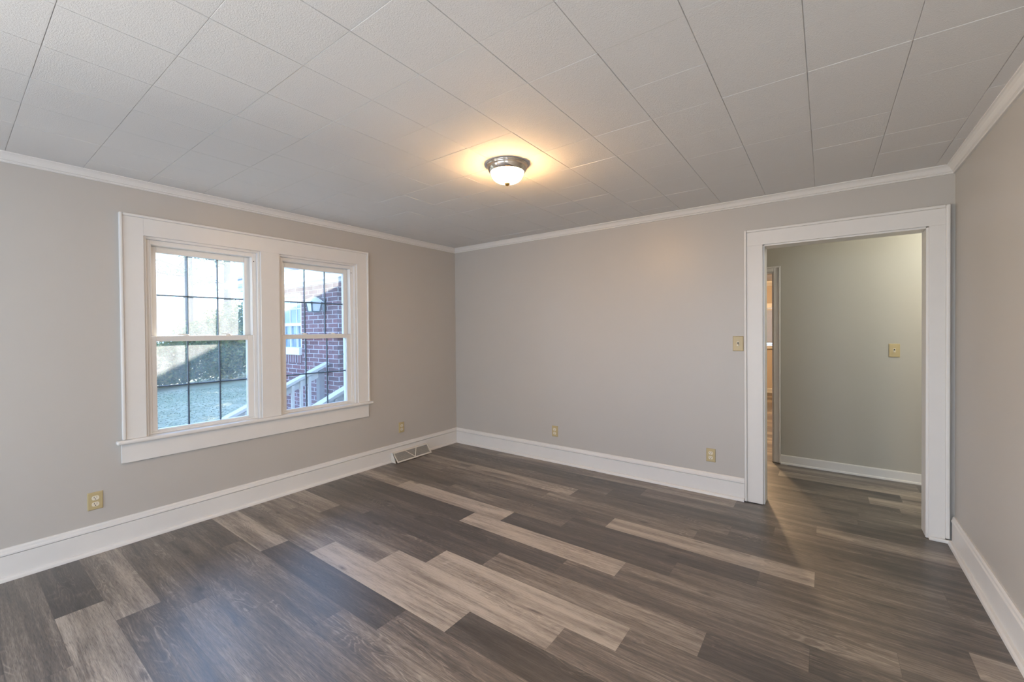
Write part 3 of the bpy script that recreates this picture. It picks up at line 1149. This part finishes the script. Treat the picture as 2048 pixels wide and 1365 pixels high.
# wall lantern beside the wing door
ln = empty('wall_lantern', (-2.93, WY, 1.75))
tag(ln, 'black porch lantern with seeded glass on the brick wall beside the wing door', 'lantern')
lx, ly = -2.93, WY - .185
MB().box(lx - .045, lx + .045, WY - .02, WY, 1.70, 1.90).build('back_plate', M['black'], ln, bevel=.006)
MB().tube([(lx, WY - .01, 1.86), (lx, WY - .08, 1.93), (lx, ly, 1.95)], [.011, .011, .011], 8).build('arm', M['black'], ln, smooth=True)
mb = MB()
w0, w1 = .062, .085
mb.hexa([(lx - w0, ly - w0, 1.70), (lx + w0, ly - w0, 1.70), (lx + w0, ly + w0, 1.70), (lx - w0, ly + w0, 1.70),
         (lx - w1, ly - w1, 1.85), (lx + w1, ly - w1, 1.85), (lx + w1, ly + w1, 1.85), (lx - w1, ly + w1, 1.85)])
mb.build('lantern_glass', M['frost'], ln)
mb = MB()
for sx in (-1, 1):
    for sy in (-1, 1):
        mb.tube([(lx + sx * w0, ly + sy * w0, 1.695), (lx + sx * w1, ly + sy * w1, 1.855)], [.013, .013], 6)
mb.box(lx - w0 - .006, lx + w0 + .006, ly - w0 - .006, ly + w0 + .006, 1.685, 1.702)
mb.build('lantern_cage', M['black'], ln)
mb = MB()
mb.hexa([(lx - .11, ly - .11, 1.85), (lx + .11, ly - .11, 1.85), (lx + .11, ly + .11, 1.85), (lx - .11, ly + .11, 1.85),
         (lx - .03, ly - .03, 1.93), (lx + .03, ly - .03, 1.93), (lx + .03, ly + .03, 1.93), (lx - .03, ly + .03, 1.93)])
mb.build('lantern_roof', M['ext_white'], ln)

# wooden stairs with two sloping handrails
st = empty('porch_stairs', (-2.1, 3.0, GZ))
tag(st, 'weathered wooden stairs with two sloping railings up to the wing door', 'stairs')
SL = .45
RX = (-2.80, -1.42)


def railz(y):
    return .885 - SL * (3.70 - y)


for k in range(4):
    z = -.05 - .155 * (k + 0)
    y1 = 3.73 - (.0 if k == 0 else .42 + .345 * (k - 1) + .0)
    y0 = 3.73 - (.42 + .345 * k)
    MB().box(RX[0] + .06, RX[1] - .06, y0 - .02, y1, z - .04, z).build('tread', M['lumber'], st, bevel=.004)
for x in RX:
    yb = 2.16
    for nm, za, zb, wx in (('handrail', -.045, .0, .07), ('rail_board', -.165, -.045, .022)):
        ys0 = yb if nm == 'handrail' else yb + .05
        ys1 = 3.70 if nm == 'handrail' else 3.62
        mb = MB()
        mb.hexa([(x - wx, ys0, railz(ys0) + za), (x + wx, ys0, railz(ys0) + za), (x + wx, ys1, railz(ys1) + za), (x - wx, ys1, railz(ys1) + za),
                 (x - wx, ys0, railz(ys0) + zb), (x + wx, ys0, railz(ys0) + zb), (x + wx, ys1, railz(ys1) + zb), (x - wx, ys1, railz(ys1) + zb)])
        mb.build(nm, M['lumber'], st, bevel=.004)
    # bottom rail / stringer
    mb = MB()
    mb.hexa([(x - .022, yb + .05, railz(yb + .05) - .80), (x + .022, yb + .05, railz(yb + .05) - .80), (x + .022, 3.66, railz(3.66) - .80), (x - .022, 3.66, railz(3.66) - .80),
             (x - .022, yb + .05, railz(yb + .05) - .66), (x + .022, yb + .05, railz(yb + .05) - .66), (x + .022, 3.66, railz(3.66) - .66), (x - .022, 3.66, railz(3.66) - .66)])
    mb.build('stringer', M['lumber'], st)
    for k in range(10):
        y = 2.36 + k * .128
        if y > 3.48:
            break
        mb = MB()
        mb.hexa([(x + .022, y - .019, railz(y) - .76), (x + .058, y - .019, railz(y) - .76), (x + .058, y + .019, railz(y) - .76), (x + .022, y + .019, railz(y) - .76),
                 (x + .022, y - .019, railz(y) - .06), (x + .058, y - .019, railz(y) - .06), (x + .058, y + .019, railz(y) - .06), (x + .022, y + .019, railz(y) - .06)])
        mb.build('baluster', M['lumber'], st)
    MB().box(x - .045, x + .045, 3.54, 3.63, GZ, railz(3.58) - .05).build('newel_post', M['lumber_dark'], st, bevel=.004)
    MB().box(x - .045, x + .045, 2.20, 2.29, GZ, railz(2.24) - .05).build('newel_post', M['lumber'], st, bevel=.004)


# hedge of bushes and trees behind the lawn
def leaf_mesh(rgen, n, rx, ry, rz, size, base_z):
    mb = MB()
    for i in range(n):
        while True:
            a, b, c = rgen.uniform(-1, 1), rgen.uniform(-1, 1), rgen.uniform(-1, 1)
            r = a * a + b * b + c * c
            if .25 < r < 1 or (r <= .25 and rgen.random() < .4):
                break
        k = 1 + .18 * math.sin(5 * a + 3 * c) * math.cos(4 * b)
        p = Vector((a * rx * k, b * ry * k, base_z + c * rz * k))
        d = Vector((rgen.gauss(0, 1), rgen.gauss(0, 1), rgen.gauss(0, .7))).normalized()
        e = d.orthogonal().normalized()
        s = size * rgen.uniform(.6, 1.3)
        mb.face([p - d * s, p + e * s * .45, p + d * s, p - e * s * .45])
    return mb


hg = empty('hedge', (-15.3, 6.0, ground_z(-15.3, 6.0)))
tag(hg, 'overgrown sunlit hedge rising to the right at the far edge of the lawn', 'hedge')
HEDGE = (((-13.6, -3.4), 1.4, 1.1, 'g'), ((-13.5, -1.9), 1.1, 1.0, 'y'), ((-13.6, -.5), 1.3, 1.0, 'g'), ((-13.8, .9), 1.2, 1.0, 'g'),
         ((-14.0, 2.3), 1.2, 1.0, 'y'), ((-14.2, 3.6), 1.3, 1.0, 'y'), ((-14.9, 4.6), 1.7, 1.0, 'g'), ((-15.1, 5.5), 2.2, 1.1, 'g'), ((-15.5, 6.4), 2.7, 1.1, 'y'),
         ((-15.9, 7.3), 3.1, 1.2, 'g'), ((-16.4, 8.4), 3.5, 1.35, 'g'), ((-16.0, 6.9), 2.4, .9, 'y'))
rgen = random.Random(5)
for part, key, mt in (('green_foliage', 'g', 'leaf_green'), ('yellow_foliage', 'y', 'leaf_yellow')):
    mb = MB()
    for (x, y), h, w, k in HEDGE:
        one = leaf_mesh(rgen, 2400 if k == key else 700, w, w, h * .5, .075, h * .52)
        z = ground_z(x, y)
        o_ = len(mb.v)
        mb.v += [(a + x, b + y, c + z) for a, b, c in one.v]
        mb.f += [tuple(i + o_ for i in f) for f in one.f]
        mb.mi += one.mi
    mb.build(part, M[mt], hg)


def tree(loc, h, r0, label, s, tiers=7):
    rgen = random.Random(s)
    r = empty('pine_tree', loc)
    tag(r, label, 'tree', 'tall pines behind the hedge')
    MB().tube([(0, 0, -.2), (.05, .05, h * .3), (.0, .1, h * .65), (.05, .05, h)], [r0, r0 * .85, r0 * .55, r0 * .12], 12).build('trunk', M['bark'], r, world=False, smooth=True)
    br, lf = MB(), MB()
    for k in range(tiers):
        for q in range(4):
            a = rgen.uniform(0, 2 * PI)
            z = h * (.30 + .62 * (k + rgen.random()) / tiers)
            L = (2.6 - 1.4 * k / tiers) * rgen.uniform(.6, 1.1)
            d = Vector((math.cos(a), math.sin(a), rgen.uniform(-.15, .3)))
            p0 = Vector((0, 0, z))
            br.tube([p0, p0 + d * L * .5 + Vector((0, 0, .1)), p0 + d * L], [.05, .035, .012], 5)
            for m in range(3):
                c = p0 + d * L * (.55 + .22 * m)
                for _ in range(26):
                    pp = c + Vector((rgen.gauss(0, .26), rgen.gauss(0, .26), rgen.gauss(0, .16)))
                    e = Vector((rgen.gauss(0, 1), rgen.gauss(0, 1), rgen.gauss(.3, .7))).normalized()
                    f = e.orthogonal().normalized()
                    lf.face([pp - e * .14, pp + f * .025, pp + e * .14, pp - f * .025])
    br.build('branches', M['bark'], r, world=False)
    lf.build('needles', M['leaf_pine'], r, world=False)
    return r


for loc, h, r0, lab, s in (
        ((-24.4, 8.05), 13.0, .27, 'thick trunked pine standing nearer behind the hedge, left of the middle of the left window', 11),
        ((-33.0, 13.0), 15.0, .30, 'pine standing farther off behind the hedge, toward the right of the left window', 12)):
    tree((loc[0], loc[1], ground_z(*loc)), h, r0, lab, s)

# unseen evergreens added to shade the lawn and keep sun off the far window
for i, (loc, h, w, lab) in enumerate((
        ((-11.5, 11.8), 7.5, 2.2, 'unseen broad evergreen added beyond the wing to shade the lawn, nearest the house'),
        ((-16.5, 13.0), 8.0, 2.4, 'unseen broad evergreen added beyond the wing to shade the lawn, in the middle of the three'),
        ((-21.8, 14.5), 8.5, 2.4, 'unseen broad evergreen added beyond the wing to shade the lawn, farthest from the house'),
        ((0.5, 12.9), 5.0, 1.7, 'unseen small evergreen added to keep sun off the blinded window of the far room'))):
    rgen = random.Random(40 + i)
    r = empty('added_shade_tree', (loc[0], loc[1], ground_z(*loc)))
    tag(r, lab, 'tree')
    leaf_mesh(rgen, 2600, w, w, h * .45, .22, h * .55).build('foliage', M['leaf_green'], r, world=False)
    MB().tube([(0, 0, -.2), (.05, 0, h * .5)], [.22, .14], 10).build('trunk', M['bark'], r, world=False, smooth=True)
